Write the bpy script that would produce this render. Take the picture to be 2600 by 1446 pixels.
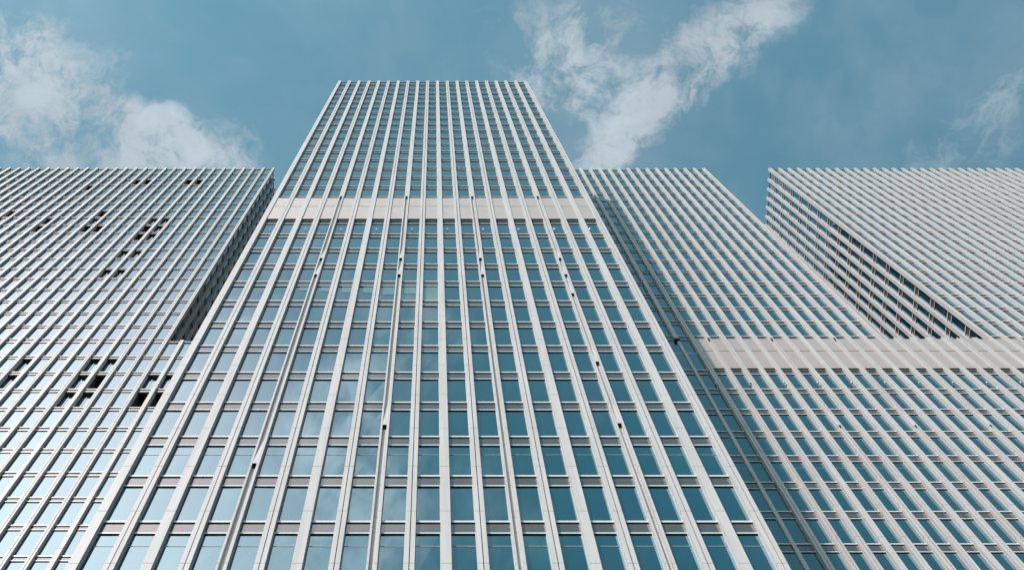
import bpy, math, random
from mathutils import Vector
random.seed(7)
sc = bpy.context.scene
C = sc.collection
for o in list(bpy.data.objects): bpy.data.objects.remove(o)

# ------------------------------------------------------------------ camera
EYE = 1.6                                   # eye height above the quay
FPX, PPX, PPY = 2864.0, 1102.8, 410.0       # focal length and principal point in photo pixels (2600 wide)
PITCH = math.radians(77.46)
cam = bpy.data.cameras.new('camera'); co = bpy.data.objects.new('camera', cam); C.objects.link(co)
co.location = (0, 0, EYE); co.rotation_euler = (math.radians(90) + PITCH, 0, 0)
cam.sensor_fit = 'HORIZONTAL'; cam.sensor_width = 36
cam.lens = FPX / 2600 * 36
cam.shift_x = (1300 - PPX) / 2600; cam.shift_y = (PPY - 723) / 2600
cam.clip_start = 0.1; cam.clip_end = 8000
sc.camera = co
# ------------------------------------------------------------------ sun, sky, exposure
SUNV = Vector((-0.77, -1.0, 1.34)).normalized()     # towards the sun: behind the camera, left, high
ELEV = math.asin(SUNV.z); AZ = math.atan2(SUNV.x, SUNV.y)
sl = bpy.data.lights.new('sun', 'SUN'); sl.energy = 2.65; sl.angle = math.radians(0.5); sl.color = (1.0, 0.925, 0.865)
so = bpy.data.objects.new('sun', sl); C.objects.link(so); so.location = (-60, -80, 120)
so.rotation_euler = (-SUNV).to_track_quat('-Z', 'Y').to_euler()
sc.view_settings.view_transform = 'Standard'; sc.view_settings.look = 'None'
sc.view_settings.exposure = 0.7; sc.view_settings.gamma = 1
try: sc.view_settings.use_curve_mapping = False
except Exception: pass

W = bpy.data.worlds.new('World'); sc.world = W; W.use_nodes = True
nt = W.node_tree; N = nt.nodes; L = nt.links; N.clear()
def nd(t, **k):
    n = N.new(t)
    for a, b in k.items(): setattr(n, a, b)
    return n
def mth(op, a, b=None, c=None, clamp=False):
    n = nd('ShaderNodeMath', operation=op); n.use_clamp = clamp
    for i, v in enumerate((a, b, c)):
        if v is None: continue
        if isinstance(v, (int, float)): n.inputs[i].default_value = v
        else: L.new(v, n.inputs[i])
    return n.outputs[0]
def smooth(x, lo, hi, t0=0.0, t1=1.0):
    n = nd('ShaderNodeMapRange', interpolation_type='SMOOTHSTEP')
    L.new(x, n.inputs[0])
    for i, v in enumerate((lo, hi, t0, t1)): n.inputs[i + 1].default_value = v
    return n.outputs[0]
sky = nd('ShaderNodeTexSky', sky_type='NISHITA'); sky.sun_disc = False
sky.sun_elevation = ELEV; sky.sun_rotation = AZ; sky.altitude = 0; sky.air_density = 1.0; sky.dust_density = 0.5; sky.ozone_density = 1.0
tint = nd('ShaderNodeMix', data_type='RGBA', blend_type='MULTIPLY'); tint.inputs[0].default_value = 1
L.new(sky.outputs[0], tint.inputs[6]); tmix = nd('ShaderNodeMix', data_type='RGBA'); tmix.inputs[6].default_value = (0.56, 0.865, 0.66, 1); tmix.inputs[7].default_value = (.8, .9, .92, 1); L.new(tmix.outputs[2], tint.inputs[7])
tc = nd('ShaderNodeTexCoord')
sep = nd('ShaderNodeSeparateXYZ'); L.new(tc.outputs['Generated'], sep.inputs[0])
zz = mth('MAXIMUM', sep.outputs[2], 0.04)
comb = nd('ShaderNodeCombineXYZ')                  # the cloud layer: a plane overhead
L.new(mth('DIVIDE', sep.outputs[0], zz), comb.inputs[0]); L.new(mth('DIVIDE', sep.outputs[1], zz), comb.inputs[1])
P = comb.outputs[0]
def noise(vec, scale, detail, rough, dist=0.0, w=0.0):
    n = nd('ShaderNodeTexNoise', noise_dimensions='4D'); L.new(vec, n.inputs['Vector'])
    n.inputs['Scale'].default_value = scale; n.inputs['Detail'].default_value = detail
    n.inputs['Roughness'].default_value = rough; n.inputs['Distortion'].default_value = dist; n.inputs['W'].default_value = w
    return n
wn = noise(P, 9, 4, 0.6, 0, 3.1)                   # bends the cloud edges
wsub = nd('ShaderNodeVectorMath', operation='SUBTRACT'); L.new(wn.outputs['Color'], wsub.inputs[0]); wsub.inputs[1].default_value = (.5, .5, .5)
wsc = nd('ShaderNodeVectorMath', operation='SCALE'); L.new(wsub.outputs[0], wsc.inputs[0]); wsc.inputs['Scale'].default_value = 0.085
wadd = nd('ShaderNodeVectorMath', operation='ADD'); L.new(P, wadd.inputs[0]); L.new(wsc.outputs[0], wadd.inputs[1])
PW = wadd.outputs[0]
# cumulus and streaks: centre (x, y), half-lengths, turn, weight, on the cloud plane in units of 1/1000
CLOUDS = [
 (-348, 112, 34, 32, 0, .95), (-380, 120, 26, 26, 0, .5), (-378, 178, 60, 24, 12, .95), (-322, 196, 70, 28, 22, .9), (-262, 205, 80, 32, 18, 1.0),
 (-318, 228, 44, 20, 0, 1.0), (-312, 172, 40, 26, 30, .75), (-300, 214, 34, 22, 0, .8), (-352, 150, 30, 26, 0, .6), (-345, 215, 50, 26, 20, .6), (-290, 185, 60, 16, 24, .55), (-205, 214, 46, 30, 20, .75), (-375, 232, 50, 20, 0, .85), (-290, 132, 22, 20, 0, .5), (-340, 150, 34, 30, 0, .6),
 (-160, 200, 26, 18, 30, .45), (-140, 188, 12, 34, -10, .3), (-190, 178, 22, 10, 10, .3),
 (115, 112, 70, 54, -30, .36), (95, 165, 60, 44, -45, .33), (170, 160, 90, 44, -45, .34), (118, 84, 50, 30, 0, .3),
 (262, 112, 92, 32, -46, .62), (236, 140, 60, 26, -46, .42), (208, 170, 84, 26, -45, .58), (160, 218, 46, 20, -35, .55), (298, 80, 54, 28, -50, .55), (160, 140, 150, 95, -42, .34),
 (60, 96, 60, 34, 0, .22), (515, 130, 36, 90, 5, .42), (486, 195, 56, 60, -35, .40), (445, 226, 60, 26, 0, .33), (350, 200, 60, 16, 0, .15),
 # behind the camera: what the glass mirrors
 (-340, -570, 170, 160, 0, .3), (-290, -420, 150, 110, 20, .28), (-150, -330, 120, 50, 40, .5), (-130, -580, 90, 80, 30, .9), (-30, -640, 70, 60, 0, .7), (-70, -430, 90, 60, 50, .7), (60, -560, 60, 50, 0, .5), (20, -380, 80, 40, -30, .5), (240, -600, 80, 30, 20, .4), (350, -450, 90, 40, 0, .35), (80, -620, 60, 40, 20, .35), (-60, -530, 100, 50, -20, .6), (60, -300, 90, 36, 30, .45),
 (-330, -200, 100, 40, 10, .5), (150, -450, 70, 30, 10, .4),  (300, -260, 90, 30, 0, .35),
]
acc = None
for (cx, cy, ra, rb, ang, wt) in CLOUDS:
    m = nd('ShaderNodeMapping', vector_type='TEXTURE'); L.new(PW, m.inputs[0])
    m.inputs['Location'].default_value = (cx / 1000, cy / 1000, 0); m.inputs['Rotation'].default_value = (0, 0, math.radians(ang))
    m.inputs['Scale'].default_value = (ra / 1000, rb / 1000, 1)
    ln = nd('ShaderNodeVectorMath', operation='LENGTH'); L.new(m.outputs[0], ln.inputs[0])
    g = smooth(ln.outputs['Value'], 1.75, 0.0, 0.0, wt)
    acc = g if acc is None else mth('ADD', acc, g)
acc = mth('MINIMUM', acc, 1.25)
n1 = noise(PW, 24, 10, 0.68, 0.25, 0.7)
n2 = noise(P, 4.0, 5, 0.6, 0.3, 5.2)
tex = smooth(n1.outputs['Fac'], 0.30, 0.70)
n3 = noise(PW, 5.5, 6, 0.6, 0.2, 2.9)
tex2 = smooth(n3.outputs['Fac'], 0.32, 0.68)
dens = mth('MULTIPLY', acc, mth('ADD', 0.16, mth('MULTIPLY', tex, mth('ADD', 0.68, mth('MULTIPLY', tex2, 0.50)))))
body = mth('MULTIPLY', smooth(dens, 0.0, 0.95), mth('ADD', 0.35, mth('MULTIPLY', mth('MINIMUM', acc, 1.0), 0.65)))
veil = mth('MULTIPLY', smooth(n2.outputs['Fac'], 0.38, 0.75), 0.30)     # thin high veil
cov = mth('MULTIPLY', mth('MAXIMUM', body, veil), 0.80)
cov = mth('MULTIPLY', cov, smooth(sep.outputs[2], 0.02, 0.25))
# clouds near the sun are brighter
dot = nd('ShaderNodeVectorMath', operation='DOT_PRODUCT'); L.new(tc.outputs['Generated'], dot.inputs[0]); dot.inputs[1].default_value = SUNV
glow = smooth(dot.outputs['Value'], 0.80, 1.0, 1.15, 5.0)
L.new(smooth(dot.outputs['Value'], 0.86, 1.0), tmix.inputs[0])
ccol = nd('ShaderNodeMix', data_type='RGBA', blend_type='MULTIPLY'); ccol.inputs[0].default_value = 1
ccol.inputs[6].default_value = (2.15, 2.42, 2.62, 1); gcol = nd('ShaderNodeCombineXYZ'); L.new(mth('MULTIPLY', glow, mth('MULTIPLY_ADD', glow, 0.045, 0.955)), gcol.inputs[0]); L.new(glow, gcol.inputs[1]); L.new(glow, gcol.inputs[2]); shd = nd('ShaderNodeVectorMath', operation='SCALE'); L.new(gcol.outputs[0], shd.inputs[0]); L.new(mth('ADD', 0.80, mth('MULTIPLY', mth('MULTIPLY', tex, tex2), 0.34)), shd.inputs['Scale']); L.new(shd.outputs[0], ccol.inputs[7])
mx = nd('ShaderNodeMix', data_type='RGBA'); L.new(cov, mx.inputs[0]); aur = mth('POWER', smooth(dot.outputs['Value'], .90, 1.0), 1.3)     # the bright haze round the sun
ahc = nd('ShaderNodeCombineXYZ')
for i_, v_ in enumerate((14.0, 11.0, 10.3)): L.new(mth('MULTIPLY', aur, v_), ahc.inputs[i_])
hz = nd('ShaderNodeMix', data_type='RGBA', blend_type='ADD'); hz.inputs[0].default_value = 1; L.new(tint.outputs[2], hz.inputs[6]); L.new(ahc.outputs[0], hz.inputs[7])
L.new(hz.outputs[2], mx.inputs[6]); L.new(ccol.outputs[2], mx.inputs[7])
low = nd('ShaderNodeMix', data_type='RGBA', blend_type='MULTIPLY'); low.inputs[0].default_value = 1
L.new(mx.outputs[2], low.inputs[6]); az = nd('ShaderNodeVectorMath', operation='DOT_PRODUCT'); L.new(tc.outputs['Generated'], az.inputs[0]); az.inputs[1].default_value = (-.66, -.75, 0)
lowf = smooth(az.outputs['Value'], -.02, .95, .04, 1.0)
up = smooth(sep.outputs[2], 0.12, 0.70)
L.new(mth('ADD', up, mth('MULTIPLY', mth('SUBTRACT', 1.0, up), lowf)), low.inputs[7])    # low sky dimmed to cut fill, as a city would; sunward side left brighter
bg = nd('ShaderNodeBackground'); bg.inputs[1].default_value = 0.15; L.new(low.outputs[2], bg.inputs[0])
wo = nd('ShaderNodeOutputWorld'); L.new(bg.outputs[0], wo.inputs[0])

# ------------------------------------------------------------------ materials
def material(name, base, rough=0.5, metal=0.0, ior=1.5, var=None, stretch=(1, 1, 1), scale=1.0, lines=None, bump=None, detail=5):
    m = bpy.data.materials.new(name); m.use_nodes = True
    t = m.node_tree; b = t.nodes['Principled BSDF']
    b.inputs['Base Color'].default_value = (*base, 1); b.inputs['Roughness'].default_value = rough
    b.inputs['Metallic'].default_value = metal; b.inputs['IOR'].default_value = ior
    geo = t.nodes.new('ShaderNodeNewGeometry'); col = None
    if var:
        mp = t.nodes.new('ShaderNodeMapping'); mp.inputs['Scale'].default_value = stretch; t.links.new(geo.outputs['Position'], mp.inputs[0])
        nz = t.nodes.new('ShaderNodeTexNoise'); nz.inputs['Scale'].default_value = scale; nz.inputs['Detail'].default_value = detail; nz.inputs['Roughness'].default_value = .65
        t.links.new(mp.outputs[0], nz.inputs['Vector'])
        r = t.nodes.new('ShaderNodeMapRange'); r.inputs[1].default_value = .35; r.inputs[2].default_value = .72; t.links.new(nz.outputs['Fac'], r.inputs[0])
        mix = t.nodes.new('ShaderNodeMix'); mix.data_type = 'RGBA'; t.links.new(r.outputs[0], mix.inputs[0])
        mix.inputs[6].default_value = (*base, 1); mix.inputs[7].default_value = (*var, 1); col = mix.outputs[2]
        t.links.new(col, b.inputs['Base Color'])
    if lines:                                        # fine horizontal blades
        sp = t.nodes.new('ShaderNodeSeparateXYZ'); t.links.new(geo.outputs['Position'], sp.inputs[0])
        ml = t.nodes.new('ShaderNodeMath'); ml.operation = 'MULTIPLY'; ml.inputs[1].default_value = 2 * math.pi / lines; t.links.new(sp.outputs[2], ml.inputs[0])
        sn = t.nodes.new('ShaderNodeMath'); sn.operation = 'SINE'; t.links.new(ml.outputs[0], sn.inputs[0])
        bp = t.nodes.new('ShaderNodeBump'); bp.inputs['Strength'].default_value = .25; bp.inputs['Distance'].default_value = .02
        t.links.new(sn.outputs[0], bp.inputs['Height']); t.links.new(bp.outputs[0], b.inputs['Normal'])
    if bump:
        nz = t.nodes.new('ShaderNodeTexNoise'); nz.inputs['Scale'].default_value = bump[0]; nz.inputs['Detail'].default_value = 2
        t.links.new(geo.outputs['Position'], nz.inputs['Vector'])
        bp = t.nodes.new('ShaderNodeBump'); bp.inputs['Strength'].default_value = bump[1]; bp.inputs['Distance'].default_value = .02
        t.links.new(nz.outputs['Fac'], bp.inputs['Height']); t.links.new(bp.outputs[0], b.inputs['Normal'])
    return m
M_WHITE = material('white_coated_aluminium', (.582, .553, .563), .45, var=(.475, .447, .452), stretch=(2.5, 2.5, .12), scale=1.3)
M_CHAN = material('channel_lining', (.58, .54, .53), .45, var=(.44, .385, .35), stretch=(4, 4, .25), scale=1.1)
M_SEAM_SHADE = material('dark_seam_and_shade', (.06, .055, .05), .7)  # joints and gaskets; also the shade painted under sills and head rails
M_FRAME = material('window_frame_metal', (.46, .50, .53), .5, metal=0)
M_GLASS = material('solar_glass', (.001, .030, .052), .03, ior=2.15, var=(.0015, .040, .062), scale=.35, detail=2, bump=(.5, .05))
M_GLASS2 = material('solar_glass_paler', (.003, .042, .054), .03, ior=2.25, bump=(.5, .06))
for g_ in (M_GLASS, M_GLASS2): g_.node_tree.nodes['Principled BSDF'].inputs['Specular Tint'].default_value = (.36, .89, 1, 1); g_.node_tree.nodes['Principled BSDF'].inputs['Coat Weight'].default_value = .6; g_.node_tree.nodes['Principled BSDF'].inputs['Coat Roughness'].default_value = .03
M_WHITE.node_tree.nodes['Principled BSDF'].inputs['Specular IOR Level'].default_value = .12
M_LIT_ROOM = material('painted_lit_room', (.09, .19, .20), .04, ior=2.0)  # light of a ceiling-lit room, painted as a paler colour
M_SPAN = material('spandrel_glass', (.075, .078, .08), .06, ior=1.85, var=(.058, .062, .064), scale=.6)
M_LEDGE = material('ledge_metal', (.62, .61, .61), .35)
M_LOUV = material('louvre_metal', (.475, .408, .402), .42, metal=.1, var=(.44, .385, .37), scale=.5, lines=.12)
M_DARK = material('dark_interior', (.010, .010, .012), .8)
M_CORE = material('inner_wall', (.05, .055, .06), .8)
M_PARA = material('parapet_glass', (.05, .12, .14), .08, ior=1.9)
M_LAMP = material('white_globe', (.95, .94, .90), .2)
M_PAVE = material('quay_paving', (.05, .05, .05), .85, var=(.035, .035, .035), scale=.8)

# ------------------------------------------------------------------ helpers
class MB:
    """collects boxes and loose faces, then becomes ONE mesh object"""
    def __init__(s): s.v = []; s.f = []; s.m = []; s.mats = []
    def mi(s, mat):
        if mat not in s.mats: s.mats.append(mat)
        return s.mats.index(mat)
    def face(s, pts, mat):
        b = len(s.v); s.v += [tuple(p) for p in pts]; s.f.append(tuple(range(b, b + len(pts)))); s.m.append(s.mi(mat))
    def hexa(s, p, mat, under=None):                 # p: 8 points, 0-3 bottom, 4-7 top
        b = len(s.v); s.v += [tuple(q) for q in p]
        k = s.mi(mat); ku = s.mi(under) if under else k
        for i, q in enumerate(((3, 2, 1, 0), (4, 5, 6, 7), (0, 1, 5, 4), (1, 2, 6, 5), (2, 3, 7, 6), (3, 0, 4, 7))):
            s.f.append(tuple(b + j for j in q)); s.m.append(ku if i == 0 else k)
    def build(s, name, parent=None, origin=(0, 0, 0)):
        me = bpy.data.meshes.new(name)
        o = Vector(origin)
        me.from_pydata([tuple(Vector(q) - o) for q in s.v], [], s.f)
        for m in s.mats: me.materials.append(m)
        me.polygons.foreach_set('material_index', s.m); me.update()
        ob = bpy.data.objects.new(name, me); C.objects.link(ob)
        ob.location = o
        if parent is not None:
            ob.parent = parent; ob.location = o - (Vector(parent.location) if parent.type == 'EMPTY' else gloc(parent))
        return ob
def gloc(o):
    p = Vector(o.location)
    while o.parent: o = o.parent; p = p + Vector(o.location)
    return p
def thing(name, label, cat, loc):
    o = bpy.data.objects.new(name, None); C.objects.link(o); o.location = loc
    o.empty_display_size = 2; o['label'] = label; o['category'] = cat
    return o
class Facade:
    """a wall plane: s runs along it, d out of it (0 = glass), z is height above the eye"""
    def __init__(s, ox, oy, u, n): s.o = (ox, oy); s.u = u; s.n = n; s.flip = (u[0] * n[1] - u[1] * n[0]) > 0
    def pt(s, a, d, z): return (s.o[0] + a * s.u[0] + d * s.n[0], s.o[1] + a * s.u[1] + d * s.n[1], z + EYE)
    def box(s, mb, s0, s1, d0, d1, z0, z1, mat, under=None):
        q = [(s0, d1), (s1, d1), (s1, d0), (s0, d0)]
        if s.flip: q = q[::-1]
        mb.hexa([s.pt(a, d, z0) for a, d in q] + [s.pt(a, d, z1) for a, d in q], mat, under)
def project(p):
    c, s_ = math.cos(PITCH), math.sin(PITCH); x, y, z = p[0], p[1], p[2] - EYE
    dep = y * c + z * s_
    if dep < 1: return None
    return PPX + FPX * x / dep, PPY - FPX * (z * c - y * s_) / dep
def area(pts, y_plane):
    """rough size in the photo of a quad, 0 when out of frame or behind the middle tower"""
    q = [project(p) for p in pts]
    if any(k is None for k in q): return 0
    mx_ = sum(k[0] for k in q) / 4; my_ = sum(k[1] for k in q) / 4
    if not (-10 < mx_ < 2610 and -10 < my_ < 1456): return 0
    if y_plane > 30 and my_ > 208:
        sl_ = (mx_ - PPX) / (my_ + 227)
        if -.567 < sl_ < .539: return 0
    a = 0
    for i in range(4): a += q[i][0] * q[(i + 1) % 4][1] - q[(i + 1) % 4][0] * q[i][1]
    return abs(a) / 2
class Kit:
    """gathers the repeated parts of one building; the 100 largest in view stand alone, the rest are one part"""
    def __init__(s, root): s.root = root; s.items = {}
    def add(s, name, size, fn, label=None): s.items.setdefault(name, []).append((size, len(s.items.get(name, ())), fn, label))
    def flush(s):
        for name, lst in s.items.items():
            lst.sort(key=lambda r: (-r[0], r[1])); rest = MB(); rsub = Subs()
            for i, (size, _, fn, label) in enumerate(lst):
                if i < 100 and size > 0:
                    a, b = MB(), Subs(); fn(a, b)
                    o = a.build(name, s.root, a.v[0])
                    if label: o['label'] = label
                    for n_, m_ in b.d.items(): m_.build(n_, o, m_.v[0])
                else: fn(rest, rsub)
            if rest.v:
                o = rest.build(name, s.root, s.root.location); o['kind'] = 'stuff'
                for n_, m_ in rsub.d.items(): q = m_.build(n_, o, s.root.location); q['kind'] = 'stuff'
class Subs:
    """the sub-parts of one part, by name"""
    def __init__(s): s.d = {}
    def __call__(s, name): return s.d.setdefault(name, MB())

PW_ = 0.395          # pier width
PD = 0.36           # pier depth in front of the glass
def pier_mesh(F, a, z0, z1, kind, joints, pw=PW_):
    """one pier from z0 to z1: solid, split (groove down the middle) or channel (hollow between two ribs)"""
    mb = MB(); b = a + pw; hw = (pw - .035) / 2
    cuts = [z0] + [j for j in sorted(joints) if z0 + .4 < j < z1 - .4] + [z1]
    g = .012
    for i in range(len(cuts) - 1):
        c0 = cuts[i] + (g if i else 0); c1 = cuts[i + 1] - (g if i < len(cuts) - 2 else 0)
        if kind == 'solid': F.box(mb, a, b, -.05, PD, c0, c1, M_WHITE)
        elif kind == 'split':
            F.box(mb, a, a + hw, -.05, PD, c0, c1, M_WHITE); F.box(mb, b - hw, b, -.05, PD, c0, c1, M_WHITE)
        elif kind == 'channel':
            F.box(mb, a, a + .085, -.05, PD, c0, c1, M_WHITE); F.box(mb, b - .115, b, -.05, PD, c0, c1, M_WHITE)
    if kind == 'solid': F.box(mb, a + .015, b - .015, -.045, PD - .02, z0 + .01, z1 - .01, M_SEAM_SHADE)
    elif kind == 'split':
        F.box(mb, a + .015, a + hw - .01, -.045, PD - .02, z0 + .01, z1 - .01, M_SEAM_SHADE); F.box(mb, b - hw + .01, b - .015, -.045, PD - .02, z0 + .01, z1 - .01, M_SEAM_SHADE)
        F.box(mb, a + hw + .002, b - hw - .002, -.045, PD - .17, z0 + .005, z1 - .005, M_SEAM_SHADE)
    elif kind == 'channel':
        F.box(mb, a + .012, a + .075, -.045, PD - .015, z0 + .01, z1 - .01, M_SEAM_SHADE); F.box(mb, b - .105, b - .012, -.045, PD - .015, z0 + .01, z1 - .01, M_SEAM_SHADE)
        zs = [z0]
        for j in cuts[1:-1]: zs += [j - 1.3, j - .2]
        zs = [z for z in zs if z >= z0] + [z1]
        for i in range(len(zs) - 1):
            F.box(mb, a + .0855, b - .1155, -.04, PD - .17, zs[i] + .012, zs[i + 1] - .012, M_CHAN)
        F.box(mb, a + .09, b - .12, -.039, PD - .19, z0 + .02, z1 - .02, M_SEAM_SHADE)
    return mb
def hood(F, a, z, pier, high=2.5):
    """wedge-shaped air outlet in a channel: flush at its foot, open and black underneath"""
    mb = MB(); s0, s1 = a + .088, a + PW_ - .118
    lo, f = PD - .169, PD - .006
    q = [(s0, f), (s1, f), (s1, lo), (s0, lo)]; t = [(s0, lo + .004), (s1, lo + .004), (s1, lo), (s0, lo)]
    if F.flip: q, t = q[::-1], t[::-1]
    mb.hexa([F.pt(x, d, z) for x, d in q] + [F.pt(x, d, z + .25) for x, d in q], M_WHITE, M_DARK)
    mb.hexa([F.pt(x, d, z + .251) for x, d in q] + [F.pt(x, d, z + high) for x, d in t], M_WHITE)
    F.box(mb, s0 + .005, s1 - .005, lo - .1, lo + .02, z - .16, z - .002, M_DARK)
    mb.build('air_outlet', pier, mb.v[0])

def window(kit, F, y_ref, s0, s1, z0, z1, ceiling_glint=False, lit_patch=0.0, opened=None, casement=False, hide=False):
    """glazing between two piers (clear width s0..s1): frame = window, glass = pane"""
    quad = [F.pt(s0, 0, z0), F.pt(s1, 0, z0), F.pt(s1, 0, z1), F.pt(s0, 0, z1)]
    size = 0 if hide else area(quad, y_ref)
    e = [random.gauss(0, .0035) for _ in range(4)]
    gm = M_GLASS2 if random.random() < .12 else M_GLASS
    def fn(a, b):
        fw = .02
        F.box(a, s0, s0 + fw, -.06, .15, z0, z1, M_FRAME); F.box(a, s1 - fw, s1, -.06, .15, z0, z1, M_FRAME)
        F.box(a, s0 + fw, s1 - fw, -.06, .07, z1 - .03, z1, M_SEAM_SHADE); F.box(a, s0 + fw, s1 - fw, -.06, .07, z0, z0 + .03, M_SEAM_SHADE)
        if casement and not opened:
            F.box(a, s0 + fw + .07, s0 + fw + .12, -.05, .06, z0 + .05, z1 - .12, M_LEDGE)
            F.box(a, s0 + fw + .001, s1 - fw - .001, -.05, .06, z1 - .12, z1 - .05, M_LEDGE)
        if opened:
            F.box(a, s0 + fw + .002, s0 + fw + .03, -.75, -.061, z0, z1, M_CORE); F.box(a, s1 - fw - .03, s1 - fw - .002, -.75, -.061, z0, z1, M_CORE)
            F.box(a, s0, s1, -.78, -.751, z0 - .2, z1 + .2, M_DARK)
            F.box(a, s0, s1, -.75, -.062, z1 + .02, z1 + .05, M_DARK); F.box(a, s0, s1, -.75, -.062, z0 - .06, z0 - .02, M_CORE)
            F.box(a, s0 + fw + .031, s1 - fw - .031, -.05, -.03, z0 + .16, z0 + .19, M_LEDGE)
            if opened == 'half':                     # the sash folded back inside
                F.box(b('pane'), s0 + fw + .12, s1 - fw - .05, -.16, -.12, z0, z1 - .06, M_GLASS2)
                F.box(b('sash_post'), s0 + fw + .40, s0 + fw + .45, -.119, -.08, z0, z1 - .5, M_FRAME)
            return
        x0, x1 = s0 + fw + .004, s1 - fw - .004
        GD = .10
        lo = [F.pt(x0, GD + e[0], z0 - .02), F.pt(x1, GD + e[1], z0 - .02)]; hi = [F.pt(x1, GD + e[2], z1 + .02), F.pt(x0, GD + e[3], z1 + .02)]
        pts = lo + hi
        if F.flip: pts = pts[::-1]
        pb = b('pane'); pb.face(pts, gm)
        back = [F.pt(x0, -.03, z0 - .02), F.pt(x1, -.03, z0 - .02), F.pt(x1, -.03, z1 + .02), F.pt(x0, -.03, z1 + .02)]
        if not F.flip: back = back[::-1]
        pb.face(back, M_DARK)
        if ceiling_glint: F.box(pb, x0 + .002, x1 - .002, .106, .114, z0 + (z1 - z0) * .70, z0 + (z1 - z0) * .70 + .022, M_FRAME)  # pale bar painting in the reflection of a ceiling edge
        if lit_patch: F.box(b('lit_patch'), x0 + .03 + .25 * (lit_patch < .5), x1 - .03, .106, .111, z1 - (z1 - z0) * lit_patch, z1 - .02, M_LIT_ROOM)
    kit.add('window', size, fn, 'open dark window' if opened else None)
def spandrel(kit, F, y_ref, s0, s1, z0, z1, hide=False, ledge=.13):
    quad = [F.pt(s0, 0, z0), F.pt(s1, 0, z0), F.pt(s1, 0, z1), F.pt(s0, 0, z1)]
    size = 0 if hide else area(quad, y_ref)
    def fn(a, b):
        F.box(a, s0, s1, -.06, .125, z0 + .085, z1 - ledge, M_SPAN)
        F.box(b('sill'), s0, s1, -.055, .172, z1 - ledge + .001, z1, M_LEDGE, M_SEAM_SHADE)  # underside coloured dark for its shade and gasket line
        F.box(b('head_rail'), s0, s1, -.055, .155, z0, z0 + .084, M_LEDGE, M_SEAM_SHADE)
    kit.add('spandrel', size, fn)
def louvre(kit, F, y_ref, s0, s1, z0, z1):
    quad = [F.pt(s0, 0, z0), F.pt(s1, 0, z0), F.pt(s1, 0, z1), F.pt(s0, 0, z1)]
    def fn(a, b):
        F.box(a, s0, s1, -.06, .285, z0 + .035, z1 - .035, M_LOUV)
        F.box(a, s0 + .01, s1 - .01, -.05, .255, z0 - .02, z0 + .034, M_SEAM_SHADE)
    kit.add('louvre_panel', area(quad, y_ref), fn)
def parapet(kit, F, y_ref, s0, s1, z0, z1):
    quad = [F.pt(s0, 0, z0), F.pt(s1, 0, z0), F.pt(s1, 0, z1), F.pt(s0, 0, z1)]
    def fn(a, b):
        F.box(a, s0, s1, -.06, .12, z0 + .002, z1 - .14, M_PARA); F.box(a, s0, s1, -.055, .17, z1 - .139, z1, M_SEAM_SHADE)
    kit.add('parapet_panel', area(quad, y_ref), fn)
def wall_box(root, x0, x1, y0, y1, z0, z1, name='wall'):
    mb = MB()
    mb.hexa([(x0, y0, z0 + EYE), (x1, y0, z0 + EYE), (x1, y1, z0 + EYE), (x0, y1, z0 + EYE),
             (x0, y0, z1 + EYE), (x1, y0, z1 + EYE), (x1, y1, z1 + EYE), (x0, y1, z1 + EYE)], M_CORE)
    return mb.build(name, root, (x0, y0, z0 + EYE))

BAY = 1.35
# ================================================================== the tall tower in the middle
YC = 23.02; GC = YC + 0.36                    # front of the piers, glass plane
YW = 35.82; GW = YW + 0.36                    # the wings stand further back
H = 3.638
ZC0 = 83.58                                 # sill of the storey below the louvre band
GROUND = -EYE
XC = [0.2375 + BAY * (i - 10) for i in range(20)]
zc = {i: ZC0 + i * H for i in range(-17, 1)}
for i in range(2, 20): zc[i] = 90.98 + (i - 2) * H
SP = 0.91
tower = thing('office_tower', 'tallest, nearest white-finned glass high-rise, rising in the middle above the others', 'high-rise', (-0.2, YC, 0))
kit = Kit(tower)
F = Facade(0, GC, (1, 0), (0, -1))
wall_box(tower, XC[0] + .25, XC[19] + PW_ - .25, GC + .12, GC + 34, GROUND, 154.6)
joints = [z + .40 for z in zc.values()]
HOODS = {4: (73.40, 69.89, 44.25), 8: (73.40, 69.89, 47.95), 12: (73.40, 69.89), 16: (73.40, 69.89, 66.16, 55.37, 48.11)}
for i, x in enumerate(XC):
    if i in HOODS:
        a = pier_mesh(F, x, 90.30, 155.1, 'solid', joints); b = pier_mesh(F, x, GROUND, 90.29, 'channel', joints)
        off = len(a.v); mats = a.mats
        for f, m in zip(b.f, b.m): a.f.append(tuple(k + off for k in f)); a.m.append(a.mi(b.mats[m]))
        a.v += b.v
        F.box(a, x + .09, x + PW_ - .12, .24, PD - .004, 90.2895, 90.297, M_DARK)
        F.box(a, x + .09, x + PW_ - .12, .18, .27, 90.05, 90.285, M_DARK)
        o = a.build('pier', tower, a.v[0])
        for z in HOODS[i]: hood(F, x, z, o)
    else:
        a = pier_mesh(F, x, GROUND, 155.1, 'solid' if i % 2 == 0 else 'split', joints)
        a.build('pier', tower, a.v[0])
LIT = {3: .3, 4: .35, 5: .4, 6: .42, 7: .55, 8: .5, 9: .95}          # lit rooms on one storey, painted as paler patches over the glass
for i in range(19):
    s0, s1 = XC[i] + PW_, XC[i + 1]
    for k in sorted(zc):
        if k > -17: spandrel(kit, F, YC, s0, s1, zc[k] - SP, zc[k])
        if k == 0:
            louvre(kit, F, YC, s0, s1, ZC0 + .02, 87.33); louvre(kit, F, YC, s0, s1, 87.35, 90.05)
        elif k < 19:
            nz = zc[k + 1] - SP
            window(kit, F, YC, s0, s1, zc[k], nz, ceiling_glint=(k in (-11, -13)), lit_patch=LIT.get(i, 0) if k == -5 else 0)
    parapet(kit, F, YC, s0, s1, zc[19], 154.8)
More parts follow.
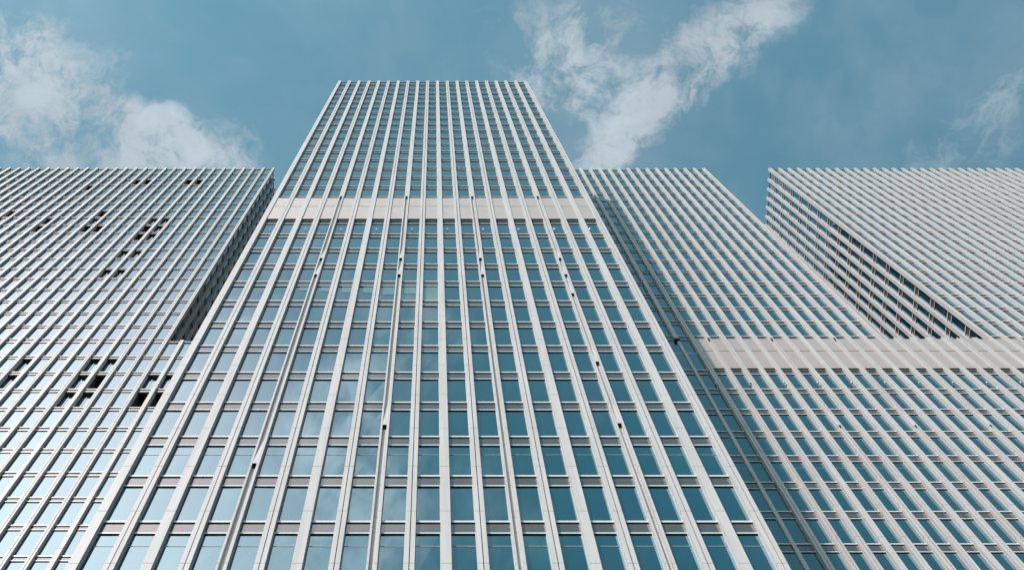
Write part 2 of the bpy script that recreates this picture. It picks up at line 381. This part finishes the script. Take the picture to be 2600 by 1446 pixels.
bot = MB(); F.box(bot, XC[0] + .2, XC[19] + .2, -.06, .05, GROUND, zc[-17] - .01, M_SPAN); bot.build('base_panel', tower, bot.v[0])
def globe(F, s, d, z, root, r=.10):
    mb = MB(); n, m = 10, 6
    c = F.pt(s, d, z)
    P_ = [[(c[0] + r * math.sin(math.pi * j / m) * math.cos(2 * math.pi * i / n), c[1] + r * math.sin(math.pi * j / m) * math.sin(2 * math.pi * i / n), c[2] + r * math.cos(math.pi * j / m)) for i in range(n)] for j in range(m + 1)]
    for j in range(m):
        for i in range(n):
            mb.face([P_[j][i], P_[j + 1][i], P_[j + 1][(i + 1) % n], P_[j][(i + 1) % n]], M_LAMP)
    F.box(mb, s - .012, s + .012, .02, d, z - .012, z + .012, M_LEDGE)
    mb.build('globe_lamp', root, c)
for q in range(10): globe(F, 0.2375 + BAY * (.81 + 1.952 * q - 10), .30, 80.56, tower)
# its two flanks, seen only from beside
for (ox, n) in ((XC[0] + PD, (-1, 0)), (XC[19] + PW_ - PD, (1, 0))):
    G = Facade(ox, YC, (0, 1), n)
    ys = [1.35 * k + .93 for k in range(0, 9)]
    for yy in ys: 
        a = pier_mesh(G, yy, GROUND, 155.1, 'solid', []); a.build('pier', tower, a.v[0])
    for yy in ys:
        for k in sorted(zc):
            if k < 19:
                spandrel(kit, G, YC, yy + PW_, yy + BAY, zc[k] - SP, zc[k], hide=True)
                window(kit, G, YC, yy + PW_, yy + BAY, zc[k], zc[k + 1] - SP if k != 0 else 90.0, hide=True)
kit.flush()

# ================================================================== right: base block and two towers on it
def XR(j): return 20.62 + BAY * j
ZR0 = 84.9
zr = {i: ZR0 + i * H for i in range(-10, 1)}
for i in range(2, 20): zr[i] = 92.30 + (i - 2) * H
FW = Facade(0, GW, (1, 0), (0, -1))
base = thing('base_block', 'lower white-finned block with a pale louvre band, carrying the two right-hand towers', 'podium', (50, YW, 0))
kit = Kit(base)
J0, J1 = -5, 52
ZRT = 91.34
wall_box(base, XR(J0) - 1.5, XR(J1), GW + .12, GW + 36, GROUND, ZRT - .15)
jr = [z + .40 for z in zr.values()]
RH = {6: 74.52, 10: 74.52, 14: 74.6}
for j in range(J0, J1 + 1):
    x = XR(j)
    if j == 0:                                        # slimmer mullion below the outlet
        mb = MB()
        for z0_, z1_ in zip([GROUND] + jr, jr + [ZRT]): FW.box(mb, x + .17, x + .41, -.05, .22, z0_ + .01, z1_ - .01, M_WHITE)
        FW.box(mb, x, x + PW_, -.05, PD - .01, ZRT - .34, ZRT - .005, M_DARK)
        mb.build('pier', base, mb.v[0]); continue
    kind = 'channel' if (j % 4 == 2 and j > 0) else ('solid' if j % 2 == 0 else 'split')
    top = ZRT + (.12 if 13 < j < 20 else 0)
    a = pier_mesh(FW, x, GROUND, top, kind, jr)
    if kind == 'channel' and not 13 < j < 20: FW.box(a, x + .09, x + PW_ - .12, .16, PD - .004, ZRT - .3, ZRT - .003, M_DARK)
    o = a.build('pier', base, a.v[0])
    if j in RH: hood(FW, x, RH[j], o)
for j in range(J0 - 1, J1):
    s0, s1 = XR(j) + PW_, XR(j + 1)
    if j == -1: s1 += .16
    if j == 0: s0 -= .01
    for k in sorted(zr):
        if k > 0: continue
        spandrel(kit, FW, YW, s0, s1, zr[k] - SP, zr[k])
        if k < 0: window(kit, FW, YW, s0, s1, zr[k], zr[k + 1] - SP, ceiling_glint=(k in (-5,)))
    if j in (-1, 0):
        window(kit, FW, YW, s0, s1, zr[0], 88.45); window(kit, FW, YW, s0, s1, 88.6, ZRT)
        kit.add('spandrel', 0, lambda a, b, s0=s0, s1=s1: (FW.box(a, s0, s1, -.06, .1, 88.451, 88.599, M_FRAME), 'ledge')[1])
    else:
        louvre(kit, FW, YW, s0, s1, ZR0 + .02, 88.58); louvre(kit, FW, YW, s0, s1, 88.6, ZRT - .03)
for q in range(16): globe(FW, XR(1.0 + 1.953 * q), .30, 82.05, base)
bot = MB(); FW.box(bot, XR(J0) - .9, XR(J1), -.06, .05, GROUND, zr[-10] - SP - .01, M_SPAN); bot.build('base_panel', base, bot.v[0])
kit.flush()

def upper(root, js, flank=None):
    kit = Kit(root)
    for j in js:
        a = pier_mesh(FW, XR(j), ZRT + .005, 156.8, 'solid' if j % 2 == 0 else 'split', jr); a.build('pier', root, a.v[0])
    for j in js[:-1]:
        s0, s1 = XR(j) + PW_, XR(j + 1)
        for k in range(2, 20):
            spandrel(kit, FW, YW, s0, s1, zr[k] - SP, zr[k])
            if k < 19: window(kit, FW, YW, s0, s1, zr[k], zr[k + 1] - SP)
        parapet(kit, FW, YW, s0, s1, zr[19], 156.5)
    if flank:
        G, ys, see = flank
        for yy in ys:
            a = pier_mesh(G, yy, ZRT + .005, 156.8, 'solid', jr); a.build('pier', root, a.v[0])
        for q, yy in enumerate([ys[0] - BAY] + ys):
            s0, s1 = yy + PW_, yy + BAY
            for k in range(2, 20):
                spandrel(kit, G, YW, s0, s1, zr[k] - SP, zr[k], hide=not see)
                if k < 19: window(kit, G, YW, s0, s1, zr[k], zr[k + 1] - SP, hide=not see)
            parapet(kit, G, YW, s0, s1, zr[19], 156.5)
    kit.flush()
wing = thing('slab_tower', 'narrower white-finned high-rise just right of the middle tower, its left fins in shade', 'high-rise', (XR(0), YW, ZRT + EYE))
wall_box(wing, XR(-5), XR(13) + .1, GW + .12, GW + 34, ZRT - .1, 156.2)
upper(wing, list(range(-5, 14)), (Facade(XR(13), YW, (0, 1), (1, 0)), [1.5 + BAY * k for k in range(14)], False))
far = thing('slab_tower', 'broad white-finned high-rise at far right, its banded left flank facing a gap', 'high-rise', (XR(20), YW, ZRT + EYE))
wall_box(far, XR(20) + PD + .12, XR(52), GW + .12, GW + 34, ZRT - .1, 156.2)
upper(far, list(range(20, 53)), (Facade(XR(20) + PD, YW, (0, 1), (-1, 0)), [1.5 + BAY * k for k in range(14)], True))

# ================================================================== left: apartment tower on its lower block
WL = 1.395; HL = 3.292
def XL(k): return -23.10 - WL * k
KL = 42; PWL = .31
zl = {m: 91.66 + m * HL for m in range(0, 20)}
zp = {m: 87.80 - (-m) * HL for m in range(-12, 1)}
SL = .55
S_KEYS = (-1, 3, 5, 7)
def lkind(k): return 'solid' if (k in S_KEYS or (k > 7 and k % 2 == 1) or (k < -1 and k % 2)) else 'split'
OPEN_T = {(17, 12): 1, (17, 11): 1, (17, 7): 1, (17, 6): 1, (16, 16): 1, (12, 20): 1, (11, 16): 1, (10, 16): 1, (12, 12): 1, (11, 12): 2,
          (10, 12): 1, (10, 11): 1, (11, 7): 2, (11, 6): 2, (10, 7): 1, (10, 6): 2, (9, 7): 1, (9, 6): 2, (7, 7): 2, (7, 6): 2, (5, 7): 2, (5, 6): 2}
OPEN_P = {(-1, 7): 2, (-2, 7): 2, (-1, 3): 2, (-1, 2): 2, (-2, 3): 2, (-2, 2): 1, (-3, 3): 2, (-3, 2): 2, (-2, -1): 2, (-2, -2): 2, (-3, -1): 1, (-3, -2): 1}
CASE_T = {6, 7, 11, 12, 16, 20}
CASE_P = {-2, -1, 2, 3, 6, 7}
lowl = thing('base_block', 'lower apartment block with open dark windows, running right into the middle tower', 'podium', (-40, YW, 0))
kit = Kit(lowl)
ZLT = 90.9
wall_box(lowl, XL(KL), XC[0] + .4, GW + .95, GW + 30, GROUND, ZLT - .2)
jl = [z + .40 for z in list(zl.values()) + list(zp.values())]
for k in range(-6, KL + 1):
    a = pier_mesh(FW, XL(k), GROUND, ZLT - .01, lkind(k), jl, PWL); a.build('pier', lowl, a.v[0])
for k in range(-7, KL):
    s0, s1 = XL(k + 1) + PWL, XL(k)
    if k == -7: s1 = min(s1, XC[0] + .3)
    if s1 - s0 < .3: continue
    for m in sorted(zp):
        top = zp[m + 1] - SL if m < 0 else (ZLT - .12)
        spandrel(kit, FW, YW, s0, s1, zp[m] - SL, zp[m], ledge=.12)
        op = OPEN_P.get((m, k))
        window(kit, FW, YW, s0, s1, zp[m], top, opened={None: None, 1: 'full', 2: 'half'}[op], casement=k in CASE_P)
    if k < 0: kit.add('parapet_panel', 1, lambda a, b, s0=s0, s1=s1: (FW.box(a, s0, s1, -.06, .2, ZLT - .119, ZLT, M_LEDGE), None)[1])
bot = MB(); FW.box(bot, XL(KL), XC[0], -.06, .05, GROUND, zp[-12] - SL - .01, M_SPAN); bot.build('base_panel', lowl, bot.v[0])
kit.flush()
apt = thing('apartment_tower', 'white-finned apartment high-rise with scattered open dark windows, left of the middle tower', 'high-rise', (XL(0), YW, ZLT + EYE))
kit = Kit(apt)
wall_box(apt, XL(KL), XL(0) + PWL - PD - .95, GW + .95, GW + 30, ZLT - .1, 156.6)
for k in range(0, KL + 1):
    a = pier_mesh(FW, XL(k), ZLT + .005, 157.1, lkind(k), jl, PWL); a.build('pier', apt, a.v[0])
for k in range(0, KL):
    s0, s1 = XL(k + 1) + PWL, XL(k)
    for m in sorted(zl):
        if m == 0: spandrel(kit, FW, YW, s0, s1, ZLT - .11, zl[0], ledge=.12)
        else: spandrel(kit, FW, YW, s0, s1, zl[m] - SL, zl[m], ledge=.12)
        if m < 19:
            op = OPEN_T.get((m, k))
            window(kit, FW, YW, s0, s1, zl[m], zl[m + 1] - SL, opened={None: None, 1: 'full', 2: 'half'}[op], casement=k in CASE_T)
    parapet(kit, FW, YW, s0, s1, zl[19], 156.9)
G = Facade(XL(0) + PWL - PD, YW, (0, 1), (1, 0))
ys = [1.5 + WL * k for k in range(12)]
for yy in ys:
    a = pier_mesh(G, yy, ZLT + .005, 157.1, 'solid', jl, PWL); a.build('pier', apt, a.v[0])
for yy in [ys[0] - WL] + ys:
    s0, s1 = yy + PWL, yy + WL
    for m in sorted(zl):
        spandrel(kit, G, YW, s0, s1, zl[m] - (SL if m else .7), zl[m])
        if m < 19: window(kit, G, YW, s0, s1, zl[m], zl[m + 1] - SL)
    parapet(kit, G, YW, s0, s1, zl[19], 156.9)
kit.flush()

# ------------------------------------------------------------------ ground
g = MB(); R_ = 3000
g.face([(-R_, -R_, 0), (R_, -R_, 0), (R_, R_, 0), (-R_, R_, 0)], M_PAVE)
go = g.build('ground'); go['kind'] = 'structure'; go['label'] = 'paved quay in front of the towers'
